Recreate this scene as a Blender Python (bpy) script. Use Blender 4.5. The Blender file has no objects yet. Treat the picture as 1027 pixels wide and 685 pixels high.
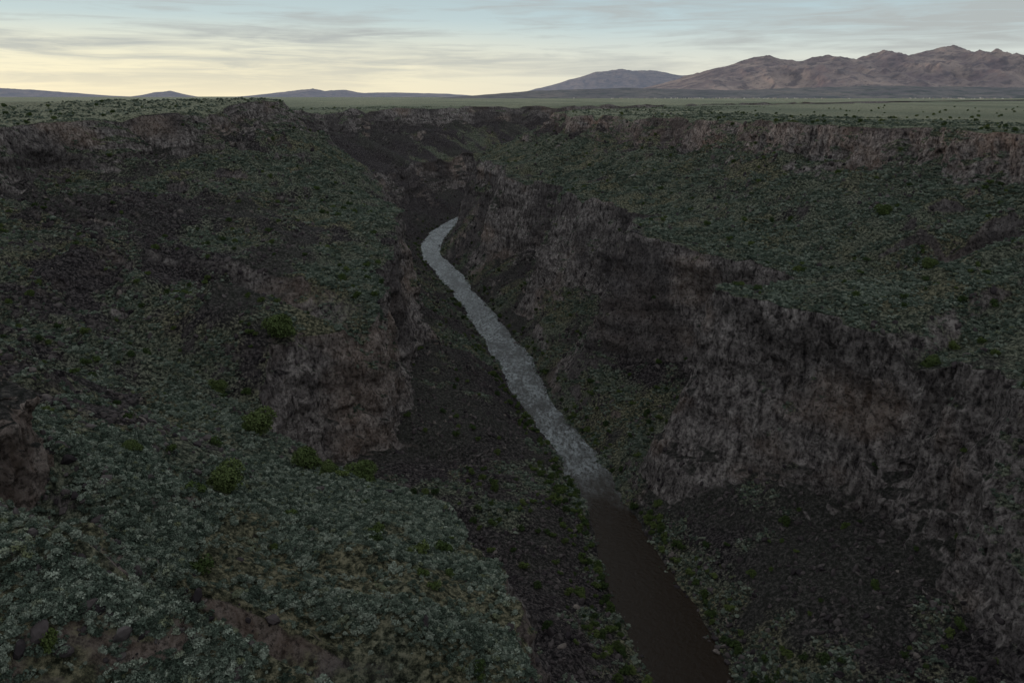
import bpy, math, time
import numpy as np
from mathutils import Vector
T0=time.time()
rng=np.random.default_rng(7)
scene=bpy.context.scene

# ---------------------------------------------------------------- noise
def _hash(ix,iy,iz,seed):
    h=(ix.astype(np.uint32)*np.uint32(374761393))^(iy.astype(np.uint32)*np.uint32(668265263))^(iz.astype(np.uint32)*np.uint32(2147483647))^np.uint32((seed*1274126177)&0xffffffff)
    h=(h^(h>>np.uint32(13)))*np.uint32(1274126177)
    h=(h^(h>>np.uint32(16)))*np.uint32(2246822519)
    h=h^(h>>np.uint32(13))
    return (h&np.uint32(0xffff)).astype(np.float32)*np.float32(2.0/65535.0)-np.float32(1)
def vnoise(x,y,z,seed=0):
    x=np.asarray(x,dtype=np.float32);y=np.asarray(y,dtype=np.float32);z=np.asarray(z,dtype=np.float32)
    x,y,z=np.broadcast_arrays(x,y,z)
    fx=np.floor(x);fy=np.floor(y);fz=np.floor(z)
    ix=fx.astype(np.int32);iy=fy.astype(np.int32);iz=fz.astype(np.int32)
    u=x-fx;v=y-fy;w=z-fz
    u=u*u*(3-2*u);v=v*v*(3-2*v);w=w*w*(3-2*w)
    def L(a,b,t): return a+(b-a)*t
    c=[[[_hash(ix+i,iy+j,iz+k,seed) for k in (0,1)] for j in (0,1)] for i in (0,1)]
    return L(L(L(c[0][0][0],c[1][0][0],u),L(c[0][1][0],c[1][1][0],u),v),
             L(L(c[0][0][1],c[1][0][1],u),L(c[0][1][1],c[1][1][1],u),v),w)
def fbm(x,y,z,s,octv=4,seed=0,gain=.5):
    a=1.0;f=1.0/s;t=0;n=0
    for o in range(octv):
        t=t+a*vnoise(x*f+o*17.3,y*f+o*9.1,z*f+o*5.7,seed+o); n+=a; a*=gain; f*=2.03
    return t/n
def ridged(x,y,z,s,octv=4,seed=0):
    a=1.0;f=1.0/s;t=0;n=0
    for o in range(octv):
        t=t+a*(1-2*np.abs(vnoise(x*f+o*17.3,y*f+o*9.1,z*f+o*5.7,seed+o))); n+=a; a*=.5; f*=2.07
    return t/n
def sst(a,b,x):
    t=np.clip((x-a)/(b-a),0,1); return t*t*(3-2*t)

# ---------------------------------------------------------------- gorge layout (metres, camera on the bridge at the origin)
RIV=np.array([(-6000,700),(-1500,160),(-400,90),(0,75),(100,69),(211,60),(256,53.4),(324,44.6),(388,33.5),(461,15.5),(562,-2),(678,-29),(798,-57),(932,-95),(1010,-104),(1075,-102),(1192,-85),(1350,-50),(1500,20),(1700,130),(1900,300),(2200,550),(2600,950),(4000,2300),(70000,60000)],float)
def riv(y):
    return sum(np.interp(y+o,RIV[:,0],RIV[:,1]) for o in (-24,-12,0,12,24))/5+4.2*fbm(np.asarray(y,float),3.3,0,75,2,8)
LEFT=[(-600,(32,-166),(50,-142),(75,-95),(100,-80),(150,-60),(215,-52),(228,-20)),
 (0,(36,-168),(58,-144),(72,-97),(96,-76),(140,-56),(210,-50),(224,-20)),
 (100,(36,-168),(58,-146),(70,-100),(98,-84),(140,-62),(215,-52),(228,-20)),
 (150,(36,-168),(56,-147),(67,-102),(116,-88),(152,-73),(256,-54),(270,-20)),
 (198,(42,-168),(78,-152),(90,-108),(130,-97),(172,-82),(292,-55),(304,-20)),
 (228,(46,-169),(106,-156),(117,-112),(155,-103),(220,-86),(316,-58),(332,-20)),
 (280,(52,-170),(142,-158),(154,-120),(190,-100),(240,-82),(330,-58),(346,-20)),
 (316,(52,-170),(138,-156),(147,-103),(172,-91),(244,-76),(333,-58),(348,-20)),
 (344,(48,-169),(98,-156),(104,-96),(146,-87),(240,-72),(331,-58),(346,-20)),
 (440,(38,-168),(76,-153),(86,-88),(118,-80),(232,-68),(326,-56),(341,-20)),
 (500,(36,-168),(66,-152),(76,-76),(110,-71),(222,-64),(318,-55),(336,-19)),
 (560,(36,-167),(66,-152),(76,-76),(106,-70),(206,-60),(305,-54),(324,-18)),
 (650,(36,-167),(66,-152),(78,-82),(100,-70),(150,-52),(228,-40),(247,-12)),
 (770,(38,-167),(58,-150),(72,-80),(88,-64),(112,-42),(140,-31),(160,-3)),
 (850,(36,-167),(74,-152),(96,-108),(140,-94),(190,-74),(218,-54),(232,-12)),
 (1000,(34,-166),(74,-150),(100,-104),(160,-90),(215,-70),(246,-54),(258,-20)),
 (1200,(34,-166),(60,-146),(84,-94),(130,-80),(190,-62),(238,-52),(252,-21)),
 (1500,(34,-166),(54,-146),(78,-96),(105,-80),(158,-62),(204,-52),(218,-21)),
 (1900,(34,-166),(54,-146),(78,-96),(105,-80),(146,-62),(182,-52),(196,-21)),
 (2600,(40,-166),(62,-146),(82,-96),(120,-80),(180,-62),(240,-52),(250,-21))]
RIGHT=[(-600,(32,-162),(66,-136),(84,-85),(112,-76),(180,-56),(235,-45),(246,-20)),
 (0,(30,-164),(56,-140),(74,-84),(115,-75),(180,-56),(235,-47),(246,-20)),
 (180,(30,-166),(66,-145),(83,-82),(122,-77),(190,-58),(252,-48),(266,-20)),
 (262,(34,-167),(84,-147),(100,-85),(142,-78),(205,-58),(262,-48),(275,-20)),
 (300,(27,-170),(60,-146),(78,-81),(122,-76),(194,-57),(259,-48),(271,-20)),
 (322,(20,-175),(26,-154),(50,-81),(114,-75),(190,-57),(258,-48),(270,-20)),
 (346,(20,-174),(26,-152),(48,-78),(112,-75),(190,-57),(256,-48),(268,-20)),
 (374,(30,-168),(82,-146),(97,-85),(126,-77),(186,-57),(248,-48),(261,-20)),
 (430,(28,-167),(68,-144),(83,-80),(112,-75),(182,-57),(243,-48),(256,-20)),
 (462,(24,-170),(34,-148),(52,-75),(108,-74),(178,-57),(238,-48),(250,-20)),
 (500,(26,-169),(44,-146),(62,-76),(108,-74),(174,-57),(234,-48),(246,-20)),
 (540,(30,-166),(86,-144),(101,-83),(118,-76),(172,-57),(228,-48),(240,-20)),
 (600,(26,-169),(60,-144),(74,-74),(104,-71),(160,-56),(208,-46),(221,-20)),
 (640,(24,-170),(32,-148),(50,-69),(98,-68),(156,-56),(206,-46),(219,-20)),
 (720,(28,-168),(78,-142),(92,-78),(108,-73),(155,-55),(200,-46),(212,-20)),
 (800,(24,-170),(36,-148),(54,-69),(90,-67),(145,-54),(190,-45),(203,-20)),
 (950,(26,-170),(56,-142),(74,-76),(92,-70),(138,-54),(176,-45),(189,-20)),
 (1097,(24,-170),(38,-144),(58,-74),(80,-68),(118,-52),(148,-44),(161,-20)),
 (1300,(30,-166),(46,-142),(72,-84),(95,-74),(135,-54),(172,-43),(185,-20)),
 (1700,(34,-166),(50,-142),(74,-84),(95,-74),(140,-54),(188,-43),(200,-20)),
 (2600,(34,-166),(50,-142),(74,-84),(95,-74),(160,-54),(240,-43),(250,-20))]

ys=[-90.0]
while ys[-1]<3000:
    y=ys[-1]; ys.append(y+max(.7,.0026*abs(y)))
while ys[-1]<60000: ys.append(ys[-1]*1.045)
back=[-92.0]
while back[-1]>-30000: back.append(back[-1]-max(4,abs(back[-1])*.05))
ys=np.array(back[::-1]+ys)
NY=len(ys)
SEG=[8,24,44,110,45,75,80,64]
def build_side(side,stations):
    st=np.array([s[0] for s in stations],float)
    P=np.zeros((NY,9,2))
    P[:,0]=(0,-186)
    P[:,1,0]=12.6+2.6*(1-sst(240,330,ys))+3.2*fbm(ys,side*5.0,0,50,3,11)+2.4*fbm(ys,side*5.0,0,11,3,12); P[:,1,1]=-180.2
    for k in range(7):
        for c in range(2):
            v=np.array([s[1+k][c] for s in stations],float)
            P[:,2+k,c]=sum(np.interp(ys+o,st,v) for o in (-7,-3.5,0,3.5,7))/5
    s7=side*31.0
    n=lambda sc,sd,oc=3: fbm(ys,s7,0,sc,oc,sd)
    P[:,2,0]+=2*n(60,21); P[:,2,1]+=2*n(40,22)
    P[:,3,0]+=3*n(22,24)+3*n(26,27); P[:,3,1]+=7*n(60,25)+4*n(24,26)
    P[:,4,0]+=3*np.clip(n(26,27)+.2,0,1); P[:,4,1]+=5*n(50,28)
    P[:,5,0]+=10*n(60,29); P[:,5,1]+=4*n(50,30)
    P[:,6,0]+=14*n(80,31); P[:,6,1]+=5*n(60,32)
    P[:,7,0]+=12*n(90,33)+7*n(30,34)-12*np.clip(n(42,39)*1.6,0,1); P[:,7,1]+=9*n(45,35)+3*n(14,38)
    P[:,8,0]+=12*n(90,33)+7*n(30,34)+6*np.clip(n(35,36),0,1); P[:,8,1]+=2.0*n(120,37)+.8*n(18,40)
    for k in range(1,9): P[:,k,0]=np.maximum(P[:,k,0],P[:,k-1,0]+1.5)
    D=[];Z=[];S=[]
    ex=np.exp(.8*n(45,41))[:,None]
    for k,cnt in enumerate(SEG):
        t=np.arange(cnt)/cnt; td=np.tile(t,(NY,1)); tz=td
        if k==3:
            led=.07*np.sin(2*np.pi*td*1.7+5*n(70,43)[:,None])*np.sin(np.pi*td)
            td2=td**(.85/ex**.4)+led; tz=td**(1.05*ex**.2); td=np.clip(td2,0,1)
        if k==7: td=td**.8; tz=tz**1.1
        D.append(P[:,k,0:1]*(1-td)+P[:,k+1,0:1]*td); Z.append(P[:,k,1:2]*(1-tz)+P[:,k+1,1:2]*tz)
        S.append(np.tile(k+t,(NY,1)))
    out=[0.0]
    while out[-1]<45000: out.append(out[-1]+max(1.2,out[-1]*.045 if out[-1]>60 else 1.2+out[-1]*.02))
    out=np.array(out)
    D.append(P[:,8,0:1]+out)
    zp=P[:,8,1:2]+ (np.tile(np.full_like(out,-21.0),(NY,1))-P[:,8,1:2])*sst(20,900,out)
    Z.append(zp); S.append(np.tile(8+np.minimum(out/200.0,1),(NY,1)))
    D=np.concatenate(D,1);Z=np.concatenate(Z,1);S=np.concatenate(S,1)
    return D,Z,S
def finish_side(side,D,Z,S):
    xc=riv(ys)[:,None]
    Y=np.tile(ys[:,None],(1,D.shape[1]))
    X=xc+side*D
    a=lambda *p: np.interp(S,[q[0] for q in p],[q[1] for q in p])
    wl=a((0,0),(1,.5),(2,4),(3,9),(4,13),(5,13),(6,9),(7,9),(8,9),(8.35,0),(9,0))
    sh=fbm(X*.6,Y,Z*.8,52,4,51)+.75*ridged(X*.25,Y,Z*.3,78,3,55)-.25
    X=xc+side*(D+wl*sh)
    cl=a((0,0),(1,0),(2,.15),(2.7,.35),(3,.9),(3.5,1),(4,.75),(4.2,.12),(5,.1),(6,.2),(6.6,.4),(7,1),(7.6,1),(8,.5),(8.05,0),(9,0))
    colm=ridged(X/11,Y/11,Z/120,1,3,61); blk=fbm(X,Y,Z*1.0,10,4,65); fine=ridged(X/3.4,Y/3.4,Z/9,1,3,67)
    gul=np.clip(ridged(X/26,Y/26,Z/200,1,2,63)-.45,0,1)
    led=np.sin(Z*2*math.pi/12+7*fbm(X,Y,0*Z,50,3,69))*np.clip(.2+fbm(X,Y,Z,30,2,70)*2.4,0,1)
    X=X-side*cl*(4.8*colm+4.0*blk+1.5*fine+1.2*led-11*gul)
    Y2=Y+cl*1.6*fbm(X,Y,Z,6,2,71)*(np.abs(Y)<1500)
    sl=a((0,.1),(1,.12),(1.5,.7),(3,.8),(4,.7),(6,1),(7,1),(8,.6),(8.1,.35),(9,.35))
    far=1-sst(2500,5000,np.maximum(np.abs(Y),np.abs(X)))
    dz=2.4*fbm(X,Y,0*Z,15,5,81)+4.5*fbm(X*.6,Y*1.3,0*Z,60,2,83)+.45*ridged(X,Y,0*Z,3.2,2,85)
    outc=np.clip(ridged(X*.7,Y,0*Z,26,3,88)-.28,0,1)*13*a((0,0),(1.4,0),(2,.5),(3,.3),(4.2,.15),(5,.5),(6,1),(7,.8),(8,.1),(8.1,.05),(9,0))
    Z2=Z+(sl*dz+outc)*far
    rav=np.clip(ridged(Y*1.0+14*np.sin(D/40),D*.22,side*9.0+0*Z,80,2,91)-.34,0,1)
    Z2-=rav*28*a((0,0),(2,.1),(3.4,.5),(4.5,1),(6.8,.7),(8,.35),(8.1,.0),(9,0))*far
    clos=np.maximum(sst(2800,5000,Y),sst(1500,3000,-Y))
    Z2=Z2*(1-clos)+(-21)*clos
    return X,Y2,Z2
DL,ZL,SL=build_side(-1,LEFT); DR,ZR,SR=build_side(1,RIGHT)
XL,YL,ZL=finish_side(-1,DL,ZL,SL); XR,YR,ZR=finish_side(1,DR,ZR,SR)
X=np.concatenate([XL[:,::-1],XR[:,1:]],1);Y=np.concatenate([YL[:,::-1],YR[:,1:]],1);Z=np.concatenate([ZL[:,::-1],ZR[:,1:]],1)
S=np.concatenate([-SL[:,::-1],SR[:,1:]],1)
NX=X.shape[1]
print("grid",NY,NX,time.time()-T0)
co=np.stack([X,Y,Z],-1).astype(np.float32)
du=np.gradient(co,axis=1);dv=np.gradient(co,axis=0)
N=np.cross(du,dv);area=np.linalg.norm(N,axis=-1);N/=np.maximum(area[...,None],1e-6)
nz=N[...,2]
aS=np.abs(S)
pn=fbm(X,Y,0*Z,38,4,101); pn2=fbm(X,Y,0*Z,9,3,105)
toneA=np.clip(.5+.9*fbm(X,Y,Z*1.5,34,5,111),0,1); toneB=np.clip(.5+.9*fbm(X,Y,Z,55,5,121),0,1)
# paler rock tone on the left promontory and the near right wall
pale=np.exp(-(((X+75)/38)**2+((Y-335)/32)**2)) + .6*np.exp(-(((X-120)/50)**2+((Y-300)/90)**2))
toneB=np.clip(toneB+.55*pale,0,1)
strat=np.clip(.5+.8*fbm(X*.05+4*fbm(X,Y,Z,90,2,131),Y*.06,Z+6*fbm(X,Y,0*Z,40,3,133),8,4,135),0,1)
segveg=np.interp(aS,[0,1,1.15,2,2.7,3,4,5,6,6.8,7,8,8.02,9],[0,.45,.55,.38,.25,0,.65,.9,.85,.65,.45,.6,1,1])  # basalt talus low in the gorge; sage thinned to paint shadow depth too
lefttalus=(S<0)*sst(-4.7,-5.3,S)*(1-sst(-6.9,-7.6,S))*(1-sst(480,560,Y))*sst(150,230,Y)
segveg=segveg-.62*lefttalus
segveg=segveg-.35*((S<0)&(aS>1.1)&(aS<3.9)&(Y<420))
segveg=segveg-.75*(S<0)*sst(790,860,Y)*(aS<7.5)-.35*(S>0)*sst(900,1100,Y)*(aS<7.5)  # far slopes face away from light; sage thinned to paint that shade
segveg=segveg+.4*((S<0)&(Y<225)&(aS>4)&(aS<5.9))
veg=np.clip(segveg+1.0*pn+.4*pn2-.05,0,1)*sst(.45,.72,nz)
plat=sst(7.95,8.05,aS)
def make_grid(name,co,ny,nx,mat,attrs={},smooth=True):
    me=bpy.data.meshes.new(name)
    nv=ny*nx
    me.vertices.add(nv); me.vertices.foreach_set("co",co.reshape(-1).astype(np.float32))
    i=np.arange(ny-1)[:,None]*nx+np.arange(nx-1)[None,:]
    q=np.stack([i,i+1,i+nx+1,i+nx],-1).reshape(-1,4).astype(np.int32)
    nf=len(q)
    me.loops.add(nf*4); me.loops.foreach_set("vertex_index",q.reshape(-1))
    me.polygons.add(nf); me.polygons.foreach_set("loop_start",(np.arange(nf)*4).astype(np.int32))
    me.polygons.foreach_set("use_smooth",np.full(nf,smooth))
    me.update(calc_edges=True)
    for k,v in attrs.items():
        at=me.attributes.new(k,'FLOAT','POINT'); at.data.foreach_set("value",v.reshape(-1).astype(np.float32))
    me.materials.append(mat)
    ob=bpy.data.objects.new(name,me); scene.collection.objects.link(ob)
    return ob

# ---------------------------------------------------------------- materials helper
class M:
    def __init__(s,name):
        s.m=bpy.data.materials.new(name); s.m.use_nodes=True; s.t=s.m.node_tree; s.n=s.t.nodes; s.b=s.n["Principled BSDF"]
        s.b.inputs["Specular IOR Level"].default_value=.1; s.b.inputs["Roughness"].default_value=.95
    def add(s,ty,**k):
        n=s.n.new(ty)
        for a,v in k.items(): setattr(n,a,v)
        return n
    def link(s,a,b): s.t.links.new(a,b)
    def noise(s,vec,scale,detail=5,rough=.6,dist=0):
        n=s.add("ShaderNodeTexNoise"); s.link(vec,n.inputs["Vector"])
        n.inputs["Scale"].default_value=scale;n.inputs["Detail"].default_value=detail;n.inputs["Roughness"].default_value=rough;n.inputs["Distortion"].default_value=dist
        return n.outputs["Fac"]
    def ramp(s,f,stops):
        r=s.add("ShaderNodeValToRGB"); s.link(f,r.inputs[0]); e=r.color_ramp.elements
        while len(e)<len(stops): e.new(.5)
        for i,(p,c) in enumerate(stops):
            e[i].position=p; e[i].color=(c,c,c,1) if isinstance(c,(int,float)) else (*c,1)
        return r.outputs[0]
    def mix(s,f,a,b,mode='MIX'):
        n=s.add("ShaderNodeMix",data_type='RGBA',blend_type=mode)
        for sock,v in ((n.inputs[0],f),(n.inputs[6],a),(n.inputs[7],b)):
            if isinstance(v,bpy.types.NodeSocket): s.link(v,sock)
            elif isinstance(v,(int,float)): sock.default_value=v
            else: sock.default_value=(*v,1)
        return n.outputs[2]
    def math(s,op,a,b=0.0,clamp=False):
        n=s.add("ShaderNodeMath",operation=op,use_clamp=clamp)
        for sock,v in ((n.inputs[0],a),(n.inputs[1],b)):
            if isinstance(v,bpy.types.NodeSocket): s.link(v,sock)
            else: sock.default_value=v
        return n.outputs[0]
    def attr(s,nm): return s.add("ShaderNodeAttribute",attribute_name=nm).outputs["Fac"]
    def coords(s,scale=(1,1,1)):
        t=s.add("ShaderNodeTexCoord"); m=s.add("ShaderNodeMapping"); m.inputs["Scale"].default_value=scale
        s.link(t.outputs["Object"],m.inputs["Vector"]); return m.outputs[0]
    def bump(s,h,dist,strength=1,prev=None):
        b=s.add("ShaderNodeBump"); s.link(h,b.inputs["Height"]); b.inputs["Distance"].default_value=dist; b.inputs["Strength"].default_value=strength
        if prev: s.link(prev,b.inputs["Normal"])
        return b.outputs[0]

def terrain_mat():
    g=M("gorge_ground"); c=g.coords()
    geo=g.add("ShaderNodeNewGeometry"); sep=g.add("ShaderNodeSeparateXYZ"); g.link(geo.outputs["Normal"],sep.inputs[0])
    cols=g.coords((1,1,.48)); tA=g.attr("toneA"); tB=g.attr("toneB"); sr=g.attr("strat")
    n1=g.noise(cols,.36,7,.70,.5); t1=g.noise(c,.75,7,.76)
    rock=g.ramp(n1,[(.36,(.05,.042,.043)),(.45,(.19,.16,.155)),(.56,(.36,.31,.295)),(.68,(.54,.475,.445))])
    rock=g.mix(g.ramp(tA,[(.55,0),(.85,.7)]),rock,g.mix(.6,rock,(.35,.24,.185)),'MIX')
    rock=g.mix(g.ramp(tB,[(.35,.65),(.58,0)]),rock,(.08,.068,.071))
    rock=g.mix(.5,rock,g.ramp(sr,[(.30,.3),(.48,1.1),(.7,.7)]),'MULTIPLY')
    rock=g.mix(.75,rock,g.ramp(t1,[(.41,.1),(.52,1.)]),'MULTIPLY')  # crevice shade multiplied into the rock colour where the bump noise dips
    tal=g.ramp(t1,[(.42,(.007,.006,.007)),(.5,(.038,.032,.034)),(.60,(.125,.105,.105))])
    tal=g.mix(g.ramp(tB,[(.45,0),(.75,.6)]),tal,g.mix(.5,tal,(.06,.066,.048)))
    soil=g.ramp(t1,[(.41,(.013,.016,.011)),(.5,(.080,.088,.064)),(.60,(.235,.235,.175))])
    soil=g.mix(g.ramp(tA,[(.45,0),(.75,.6)]),soil,g.mix(1,soil,(1.2,1.0,.8),'MULTIPLY'))
    big=g.noise(g.coords((1,.35,1)),.0028,4,.6)
    pl=g.ramp(t1,[(.40,(.09,.10,.065)),(.60,(.40,.39,.28))])
    pl=g.mix(g.ramp(big,[(.40,.7),(.56,0)]),pl,(.14,.16,.115))
    soil=g.mix(g.math('MULTIPLY',g.attr("plat"),.9),soil,pl)
    vegf=g.ramp(g.math('ADD',g.attr("veg"),g.math('MULTIPLY',g.math('SUBTRACT',t1,.5),.8)),[(.15,0),(.38,1)])
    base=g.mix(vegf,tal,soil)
    st=g.math('ADD',sep.outputs["Z"],g.math('MULTIPLY',g.math('SUBTRACT',t1,.5),.35))
    base=g.mix(g.ramp(st,[(.54,1),(.66,0)]),base,rock)
    g.link(base,g.b.inputs["Base Color"])
    b=g.bump(n1,3.0,1.0)
    b=g.bump(t1,2.2,1.0,b)
    g.link(b,g.b.inputs["Normal"])
    return g.m
tm=terrain_mat()
terr=make_grid("gorge_ground",co,NY,NX,tm,{"veg":veg,"toneA":toneA,"toneB":toneB,"plat":plat,"strat":strat},True)
print("terrain",time.time()-T0)

def outcrop(cx,cy,cz,rx,ry,rz,seed):
    nu,nv=260,170
    u=np.linspace(0,2*np.pi,nu)[None,:];v=np.linspace(0,1,nv)[:,None]
    prof=np.where(v<.62,1-.18*v/.62,.82*np.sqrt(np.clip(1-((v-.62)/.38)**2.2,0,1)))
    zz=np.where(v<.62,v/.62*.9,.9+.1*np.sin((v-.62)/.38*np.pi/2))
    x=cx+rx*prof*np.cos(u);y=cy+ry*prof*np.sin(u);z=cz+rz*zz+0*u
    d=4.5*fbm(x,y,z*.8,9,4,seed)+2.6*ridged(x,y,z/5,5,3,seed+5)+1.0*np.round(3*fbm(x,y,z*.6,4,2,seed+7))/1.5
    x=x+np.cos(u)*d;y=y+np.sin(u)*d;z=z+2.5*fbm(x,y,z,7,3,seed+9)*v
    x[:,-1]=x[:,0];y[:,-1]=y[:,0];z[:,-1]=z[:,0]
    o=np.ones_like(x)
    return make_grid("rock_outcrop",np.stack([x,y,z],-1),nv,nu,tm,{"veg":o*.1,"toneA":o*.95,"toneB":o*.7,"plat":o*0,"strat":np.clip(.5+.6*fbm(o,y*.05,z,5,3,9),0,1)},True)
outcrop(-97,133,-96,12,11,45,301)

# ---------------------------------------------------------------- river
def water_mat():
    g=M("river_water"); c=g.coords()
    sep=g.add("ShaderNodeSeparateXYZ"); g.link(c,sep.inputs[0])
    yy=g.math('ADD',sep.outputs["Y"],g.math('MULTIPLY',g.math('SUBTRACT',g.noise(c,.05,4,.6),.5),90))
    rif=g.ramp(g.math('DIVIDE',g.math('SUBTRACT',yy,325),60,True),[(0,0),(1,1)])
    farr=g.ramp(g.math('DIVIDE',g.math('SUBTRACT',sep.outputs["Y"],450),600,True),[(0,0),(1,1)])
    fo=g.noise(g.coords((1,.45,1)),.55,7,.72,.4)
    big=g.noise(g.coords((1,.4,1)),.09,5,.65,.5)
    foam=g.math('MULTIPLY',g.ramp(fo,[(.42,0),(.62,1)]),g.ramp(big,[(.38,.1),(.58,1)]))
    fa=g.math('ADD',g.math('MULTIPLY',foam,.50),g.math('ADD',g.math('MULTIPLY',farr,.18),.07))  # foam plus a sky sheen painted paler upstream
    col=g.mix(g.math('MULTIPLY',rif,fa,True),(.017,.0115,.008),(.46,.49,.51))  # sky reflection and shaded near water put into the base colour
    g.link(col,g.b.inputs["Base Color"])
    g.link(g.math('ADD',g.math('MULTIPLY',rif,.2),.06),g.b.inputs["Roughness"])
    g.b.inputs["IOR"].default_value=1.333
    g.link(g.math('ADD',g.math('MULTIPLY',rif,.36),.12),g.b.inputs["Specular IOR Level"])
    b=g.bump(g.noise(c,.6,5,.6),.6,.7); b2=g.bump(g.math('MULTIPLY',rif,fo),1.6,.8,b)
    g.link(b2,g.b.inputs["Normal"]); return g.m
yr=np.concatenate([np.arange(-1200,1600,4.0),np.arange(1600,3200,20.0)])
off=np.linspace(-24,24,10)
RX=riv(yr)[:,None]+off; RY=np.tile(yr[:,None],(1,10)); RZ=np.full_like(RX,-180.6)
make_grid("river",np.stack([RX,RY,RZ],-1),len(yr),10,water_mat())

# ---------------------------------------------------------------- mountains
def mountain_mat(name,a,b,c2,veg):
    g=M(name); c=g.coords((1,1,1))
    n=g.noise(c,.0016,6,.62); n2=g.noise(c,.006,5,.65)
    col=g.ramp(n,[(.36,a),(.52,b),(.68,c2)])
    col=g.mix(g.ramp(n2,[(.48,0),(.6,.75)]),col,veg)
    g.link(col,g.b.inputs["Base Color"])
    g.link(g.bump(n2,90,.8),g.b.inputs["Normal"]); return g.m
def range_obj(name,prof,y0,yc,y1,mat,seed,scale,amp,nx=520,ny=160):
    px=np.array([p[0] for p in prof],float);pz=np.array([p[1] for p in prof],float)
    xs=np.linspace(px[0],px[-1],nx);yy=np.linspace(y0,y1,ny)
    GX,GY=np.meshgrid(xs,yy)
    H=np.interp(GX,px,pz)
    sh=np.where(GY<yc,(GY-y0)/(yc-y0),(y1-GY)/(y1-yc))
    sh=np.clip(sh,0,1)
    r=ridged(GX,GY*.55,0*GX,scale,6,seed)
    h=H*np.clip(sh**1.25+amp*r*np.sin(np.pi*np.clip(sh,0,1)**.7)*.9,0,1.06)
    h=np.maximum(h+.07*H*ridged(GX,GY,0*GX,scale*.25,4,seed+3)*(sh>0.02),-5)
    h=h*sst(0,.06,sh)
    return make_grid(name,np.stack([GX,GY,h-24],-1),ny,nx,mat)
mm=mountain_mat("mountain_slopes",(.19,.155,.17),(.27,.22,.215),(.37,.29,.265),(.12,.11,.13))  # distance haze mixed into these base colours
mh=mountain_mat("hazy_hill_slopes",(.22,.215,.25),(.26,.24,.27),(.31,.275,.29),(.19,.195,.24))  # bluish aerial haze painted into the hill colours
range_obj("mountain_range",[(1500,0),(2100,120),(2700,260),(3150,400),(3600,510),(4200,660),(4450,600),(4700,570),(5270,650),(5700,580),(6100,720),(6500,630),(6770,690),(7280,790),(7860,620),(8550,580),(9500,640),(11000,520),(13000,400),(15000,0)],10200,14000,17500,mm,201,1200,.55,700,220)
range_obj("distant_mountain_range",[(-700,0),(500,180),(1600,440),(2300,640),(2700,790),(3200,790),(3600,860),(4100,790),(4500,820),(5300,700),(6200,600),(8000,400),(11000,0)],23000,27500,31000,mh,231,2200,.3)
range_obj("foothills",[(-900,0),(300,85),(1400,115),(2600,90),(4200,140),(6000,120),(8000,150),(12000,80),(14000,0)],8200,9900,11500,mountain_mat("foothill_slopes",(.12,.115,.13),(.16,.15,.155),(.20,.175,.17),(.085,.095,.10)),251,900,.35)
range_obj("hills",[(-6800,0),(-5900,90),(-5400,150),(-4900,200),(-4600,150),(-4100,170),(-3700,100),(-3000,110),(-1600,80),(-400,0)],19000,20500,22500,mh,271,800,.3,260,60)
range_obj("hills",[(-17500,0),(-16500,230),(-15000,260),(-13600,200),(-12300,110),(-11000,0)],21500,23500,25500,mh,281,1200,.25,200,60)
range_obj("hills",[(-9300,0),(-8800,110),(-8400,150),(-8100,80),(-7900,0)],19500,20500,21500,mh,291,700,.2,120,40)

def town():
    r=np.random.default_rng(3);V=[];F=[]
    for i in range(150):
        cx=r.normal(1750,420) if i<100 else r.normal(3900,350); cy=r.uniform(6700,7900)
        w=r.uniform(5,11);l=r.uniform(6,13);h=r.uniform(3,5.5);a=r.uniform(0,3.14);ca,sa=math.cos(a),math.sin(a);k=len(V)
        for (px,py,pz) in [(-w,-l,0),(w,-l,0),(w,l,0),(-w,l,0),(-w,-l,h),(w,-l,h),(w,l,h),(-w,l,h),(0,-l,h*1.6),(0,l,h*1.6)]:
            V.append((cx+px*.5*ca-py*.5*sa,cy+px*.5*sa+py*.5*ca,-21.3+pz))
        F+=[(k,k+1,k+5,k+4),(k+1,k+2,k+6,k+5),(k+2,k+3,k+7,k+6),(k+3,k,k+4,k+7),(k+4,k+5,k+8),(k+6,k+7,k+9),(k+5,k+6,k+9,k+8),(k+7,k+4,k+8,k+9)]
    me=bpy.data.meshes.new("distant_town");me.from_pydata(V,[],F)
    g=M("town_walls"); g.link(g.ramp(g.noise(g.coords(),.02,2),[(.4,(.30,.25,.21)),(.6,(.60,.55,.50))]),g.b.inputs["Base Color"]); me.materials.append(g.m)
    scene.collection.objects.link(bpy.data.objects.new("distant_town",me))
town()
print("mountains",time.time()-T0)

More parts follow.
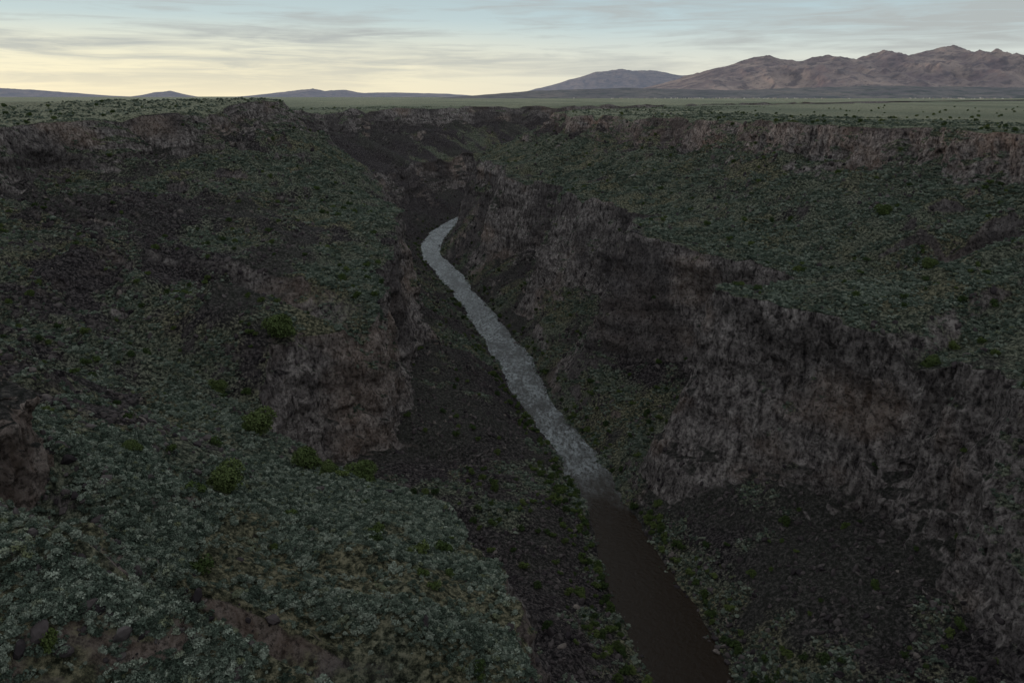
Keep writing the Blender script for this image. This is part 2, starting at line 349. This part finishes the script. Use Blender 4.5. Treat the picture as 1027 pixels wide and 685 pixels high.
# ---------------------------------------------------------------- scattered shrubs and rocks
def leaf_cluster(name,mat,n,lobes,leaf,seed,flat=.75,spread=.26):
    r=np.random.default_rng(seed); V=[];F=[]
    cs=[(r.normal(0,spread),r.normal(0,spread),abs(r.normal(.28,.1)),r.uniform(.22,.38)) for _ in range(lobes)]
    for i in range(n):
        cx,cy,cz,cr=cs[r.integers(lobes)]
        d=r.normal(size=3); d/=np.linalg.norm(d); d[2]=abs(d[2])*1.0-.25
        p=np.array([cx,cy,cz*flat])+d*cr*r.uniform(.7,1.08)*np.array([1,1,flat])
        p[2]=max(p[2],-.05)
        a=r.normal(size=3)+d*.3;a/=np.linalg.norm(a); b=np.cross(d+r.normal(size=3)*.45,a); b/=max(np.linalg.norm(b),1e-5)
        s=leaf*r.uniform(.6,1.3); k=len(V)
        V+= [p-a*s-b*s*.5,p+b*s*.7-a*s*.1,p+a*s*1.1,p-b*s*.55+a*s*.2]; F.append((k,k+1,k+2,k+3))
    for j in range(4):
        an=r.uniform(0,6.28);e=np.array([math.cos(an)*.3,math.sin(an)*.3,.35]);k=len(V)
        w=np.array([-math.sin(an),math.cos(an),0])*.02
        V+=[-w+np.array([0,0,-.15]),w+np.array([0,0,-.15]),e+w*.4,e-w*.4];F.append((k,k+1,k+2,k+3))
    me=bpy.data.meshes.new(name); me.from_pydata([tuple(v) for v in V],[],F); me.materials.append(mat)
    return bpy.data.objects.new(name,me)
def shrub_mat(name,stops):
    g=M(name); oi=g.add("ShaderNodeObjectInfo")
    col=g.ramp(oi.outputs["Random"],stops)
    n=g.noise(g.coords(),4,2,.6)
    col=g.mix(.7,col,g.ramp(n,[(.3,.45),(.7,1.0)]),'MULTIPLY')
    g.link(col,g.b.inputs["Base Color"]); return g.m
def rock_obj(name,mat,seed,sub=2):
    import bmesh
    r=np.random.default_rng(seed); bm=bmesh.new(); bmesh.ops.create_icosphere(bm,subdivisions=sub,radius=.62)
    pl=[(lambda d:(d/np.linalg.norm(d),r.uniform(.28,.48)))(r.normal(size=3)) for _ in range(9)]
    for v in bm.verts:
        p=np.array(v.co)
        for d,h in pl:
            k=p@d
            if k>h: p=p-d*(k-h)
        v.co=p*np.array([1,.85,.75])+r.normal(size=3)*.012
    me=bpy.data.meshes.new(name);bm.to_mesh(me);bm.free();me.materials.append(mat)
    return bpy.data.objects.new(name,me)
def scatter(name,pts,scl,rots,sources,home):
    me=bpy.data.meshes.new(name); n=len(pts); me.vertices.add(n); me.vertices.foreach_set("co",pts.reshape(-1).astype(np.float32))
    a=me.attributes.new("scl",'FLOAT_VECTOR','POINT'); a.data.foreach_set("vector",scl.reshape(-1).astype(np.float32))
    a=me.attributes.new("rot",'FLOAT_VECTOR','POINT'); a.data.foreach_set("vector",rots.reshape(-1).astype(np.float32))
    a=me.attributes.new("pick",'INT','POINT'); a.data.foreach_set("value",rng.integers(0,len(sources),n).astype(np.int32))
    ob=bpy.data.objects.new(name,me); scene.collection.objects.link(ob)
    col=bpy.data.collections.new(name+"_parts"); scene.collection.children.link(col)
    for i,s in enumerate(sources):
        col.objects.link(s); s.parent=ob; s.location=home[i]
    ng=bpy.data.node_groups.new(name+"_scatter",'GeometryNodeTree')
    ng.interface.new_socket("Geometry",in_out='INPUT',socket_type='NodeSocketGeometry'); ng.interface.new_socket("Geometry",in_out='OUTPUT',socket_type='NodeSocketGeometry')
    N_=ng.nodes; gi=N_.new("NodeGroupInput");go=N_.new("NodeGroupOutput")
    ci=N_.new("GeometryNodeCollectionInfo"); ci.inputs["Collection"].default_value=col; ci.inputs["Separate Children"].default_value=True; ci.inputs["Reset Children"].default_value=True
    ip=N_.new("GeometryNodeInstanceOnPoints"); ip.inputs["Pick Instance"].default_value=True
    def na(nm,ty):
        x=N_.new("GeometryNodeInputNamedAttribute"); x.data_type=ty; x.inputs["Name"].default_value=nm; return x.outputs["Attribute"]
    L=ng.links.new
    L(gi.outputs[0],ip.inputs["Points"]);L(ci.outputs[0],ip.inputs["Instance"]);L(na("pick",'INT'),ip.inputs["Instance Index"])
    L(na("scl",'FLOAT_VECTOR'),ip.inputs["Scale"])
    e=N_.new("FunctionNodeEulerToRotation"); L(na("rot",'FLOAT_VECTOR'),e.inputs[0]); L(e.outputs[0],ip.inputs["Rotation"])
    L(ip.outputs[0],go.inputs[0])
    md=ob.modifiers.new("scatter",'NODES'); md.node_group=ng
    return ob
ri=np.where((ys>20)&(ys<1700))[0]
def sample(density,n):
    w=(area*density)[ri[0]:ri[-1]]
    w=w[:,:-1].reshape(-1).astype(np.float64); w=np.cumsum(w); w/=w[-1]
    k=np.searchsorted(w,rng.random(n)); r=k//(NX-1)+ri[0]; c=k%(NX-1)
    u=rng.random(n)[:,None];v=rng.random(n)[:,None]
    return co[r,c]*(1-u)*(1-v)+co[r,c+1]*u*(1-v)+co[r+1,c]*(1-u)*v+co[r+1,c+1]*u*v, r,c
dist=np.sqrt(X**2+Y**2+Z**2)
vis=(np.abs(X)<.78*Y+40)
fall=1/(1+(dist/260)**2.2)
sage=shrub_mat("sagebrush_leaves",[(0,(.045,.060,.044)),(.3,(.095,.12,.092)),(.65,(.18,.21,.165)),(.9,(.30,.325,.265)),(1,(.15,.16,.085))])
green=shrub_mat("juniper_leaves",[(0,(.035,.055,.02)),(.5,(.06,.085,.026)),(1,(.10,.125,.04))])
rockm=M("basalt_boulder"); oi=rockm.add("ShaderNodeObjectInfo")
rc=rockm.ramp(oi.outputs["Random"],[(0,(.03,.024,.027)),(.5,(.065,.052,.053)),(.92,(.10,.084,.082)),(1,(.17,.14,.125))])
rn=rockm.noise(rockm.coords(),3,4,.7)
rockm.link(rockm.mix(.7,rc,rockm.ramp(rn,[(.3,.35),(.7,1.)]),'MULTIPLY'),rockm.b.inputs["Base Color"])
NS=240000
clump=np.clip(.5+1.9*pn2,.04,1.6)
p,r,c=sample(np.clip(veg-.1,0,1)**1.1*vis*fall*(aS<9)*clump*(1-.8*plat),NS)
sz=(.5+1.6*rng.random(NS)**2.6)*(1+.45*sst(250,900,dist[r,c]))
scl=np.stack([sz*rng.uniform(.85,1.25,NS),sz*rng.uniform(.85,1.25,NS),sz*rng.uniform(.85,1.25,NS)],1)
rot=np.stack([rng.normal(0,.12,NS),rng.normal(0,.12,NS),rng.random(NS)*6.28],1)
def homes(n):
    out=[]
    for i in range(n):
        q=np.argmin((X-(-30-6*i))**2+(Y-(150+3*i))**2); out.append(tuple(co.reshape(-1,3)[q]))
    return out
scatter("sagebrush",p,scl,rot,[leaf_cluster("sagebrush_shrub_a",sage,210,5,.085,1,.9,.18),leaf_cluster("sagebrush_shrub_b",sage,210,6,.085,2,.9,.18),leaf_cluster("sagebrush_shrub_c",sage,180,4,.09,3,.9,.16)],homes(3))
NB=70000
rd=np.interp(aS,[0,1,1.1,2,3,3.2,4,5,6,7,7.3,8,8.05,9],[0,.9,1.0,.8,.6,.1,.3,.3,.9,1.3,.3,.3,.06,0])*(1-.9*veg)*sst(.3,.6,nz)*(.5+np.clip(pn2,-.4,.6))
p,r,c=sample(np.clip(rd,0,9)*vis*fall,NB)
sz=.3+2.6*rng.random(NB)**7; sz*=(1+.5*sst(250,900,dist[r,c]))
scl=np.stack([sz*rng.uniform(.8,1.3,NB),sz*rng.uniform(.8,1.3,NB),sz*rng.uniform(.7,1.2,NB)],1)
rot=rng.random((NB,3))*6.28
scatter("boulders",p,scl,rot,[rock_obj("boulder_%s"%k,rockm.m,i+20) for i,k in enumerate("abcd")],homes(4))
NJ=2000
jd=np.interp(aS,[0,1,1.03,1.3,1.6,3,4,4.2,5,6,7,8,9],[0,0,11,7,1.2,.6,.5,1,.8,.6,1,.8,.3])*(nz>.6)*np.where((Y<230)&(S<-1.6),.25,1)
p,r,c=sample(jd*vis*fall*(.3+np.clip(pn,0,1)),NJ)
sz=rng.uniform(1.4,3.8,NJ)
scl=np.stack([sz*rng.uniform(.85,1.15,NJ),sz*rng.uniform(.85,1.15,NJ),sz*rng.uniform(.9,1.3,NJ)],1)
rot=np.stack([rng.normal(0,.05,NJ),rng.normal(0,.05,NJ),rng.random(NJ)*6.28],1)
scatter("juniper_bushes",p,scl,rot,[leaf_cluster("juniper_bush_a",green,520,7,.075,5,1.2,.2),leaf_cluster("juniper_bush_b",green,520,7,.075,6,1.1,.2)],homes(2))
flat=co.reshape(-1,3)
jm=shrub_mat("juniper_tree_leaves",[(0,(.065,.09,.03)),(.5,(.08,.105,.036)),(1,(.10,.125,.045))])
bm_=leaf_cluster("juniper_tree_crown",jm,5000,10,.038,9,1.25,.15).data
for (bx,by,s) in [(-63,158,8.5),(-42,205,9),(-60,212,8.5),(-98,325,13),(-82,238,11),(-50,196,5),(-92,262,8),(-118,300,8),(150,270,6),(196,420,8),(176,330,6),(-78,150,4)]:
    q=flat[np.argmin((flat[:,0]-bx)**2+(flat[:,1]-by)**2)]
    o=bpy.data.objects.new("juniper_tree",bm_); scene.collection.objects.link(o); o.location=q; o.scale=(s,s*.95,s*.9); o.rotation_euler[2]=bx
print("scatter",time.time()-T0)

# ---------------------------------------------------------------- sky, sun
SUN_AZ=math.radians(-62); SUN_EL=math.radians(3.0)
w=bpy.data.worlds.new("World"); scene.world=w; w.use_nodes=True; nt=w.node_tree; nt.nodes.clear()
class W(M):
    def __init__(s,t): s.t=t; s.n=t.nodes
g=W(nt)
tc=g.add("ShaderNodeTexCoord"); sp=g.add("ShaderNodeSeparateXYZ"); g.link(tc.outputs["Generated"],sp.inputs[0])
sky=g.add("ShaderNodeTexSky",sky_type='NISHITA'); sky.sun_disc=False; sky.sun_elevation=SUN_EL; sky.sun_rotation=SUN_AZ; sky.altitude=2100
zen=g.ramp(sp.outputs["Z"],[(0,(.66,.66,.60)),(.035,(.66,.69,.65)),(.075,(.49,.61,.65)),(.12,(.40,.52,.58)),(.3,(.54,.61,.66)),(1,(.76,.82,.84))])
dot=g.add("ShaderNodeVectorMath",operation='DOT_PRODUCT'); g.link(tc.outputs["Generated"],dot.inputs[0]); dot.inputs[1].default_value=(math.sin(math.radians(-26)),math.cos(math.radians(-26)),0)
gl=g.math('MULTIPLY',g.ramp(dot.outputs["Value"],[(.5,0),(.85,.3),(1,1)]),g.ramp(sp.outputs["Z"],[(0,.9),(.035,.75),(.085,.1),(.2,0)]))
c1=g.mix(gl,zen,(.94,.85,.60))
mp=g.add("ShaderNodeMapping"); mp.inputs["Scale"].default_value=(2.2,2.2,30); mp.inputs["Rotation"].default_value=(.03,.02,0); g.link(tc.outputs["Generated"],mp.inputs[0])
cn=g.noise(mp.outputs[0],1.3,7,.58,.5)
cn2=g.noise(mp.outputs[0],3.6,6,.6,.8)
cf=g.math('MULTIPLY',g.ramp(g.math('ADD',g.math('MULTIPLY',cn,.6),g.math('MULTIPLY',cn2,.4)),[(.44,0),(.58,1)]),g.ramp(sp.outputs["Z"],[(0,.15),(.03,.6),(.06,.95),(.3,.3)]))
c2=g.mix(cf,c1,(.42,.445,.45))
c3=g.mix(1,c2,g.mix(1,sky.outputs[0],(.015,.015,.015),'MULTIPLY'),'ADD')
bg=g.add("ShaderNodeBackground"); g.link(c3,bg.inputs[0]); bg.inputs[1].default_value=1.0
wo=g.add("ShaderNodeOutputWorld"); g.link(bg.outputs[0],wo.inputs[0])
sl=bpy.data.lights.new("sun",'SUN'); sl.energy=1.1; sl.angle=math.radians(4); sl.color=(1,.76,.60)
so=bpy.data.objects.new("sun",sl); scene.collection.objects.link(so)
d=Vector((math.sin(SUN_AZ)*math.cos(SUN_EL),math.cos(SUN_AZ)*math.cos(SUN_EL),math.sin(SUN_EL)))
so.rotation_euler=(-d).to_track_quat('-Z','Y').to_euler(); so.location=(-300,100,200)

cam=bpy.data.cameras.new("camera"); cam.lens=28; cam.sensor_width=36; cam.clip_start=.5; cam.clip_end=120000
cob=bpy.data.objects.new("camera",cam); scene.collection.objects.link(cob)
cob.location=(0,0,0); cob.rotation_euler=(math.radians(90-17.1),0,0); scene.camera=cob
scene.view_settings.view_transform='Standard'; scene.view_settings.look='None'; scene.view_settings.exposure=0
print("done",time.time()-T0)
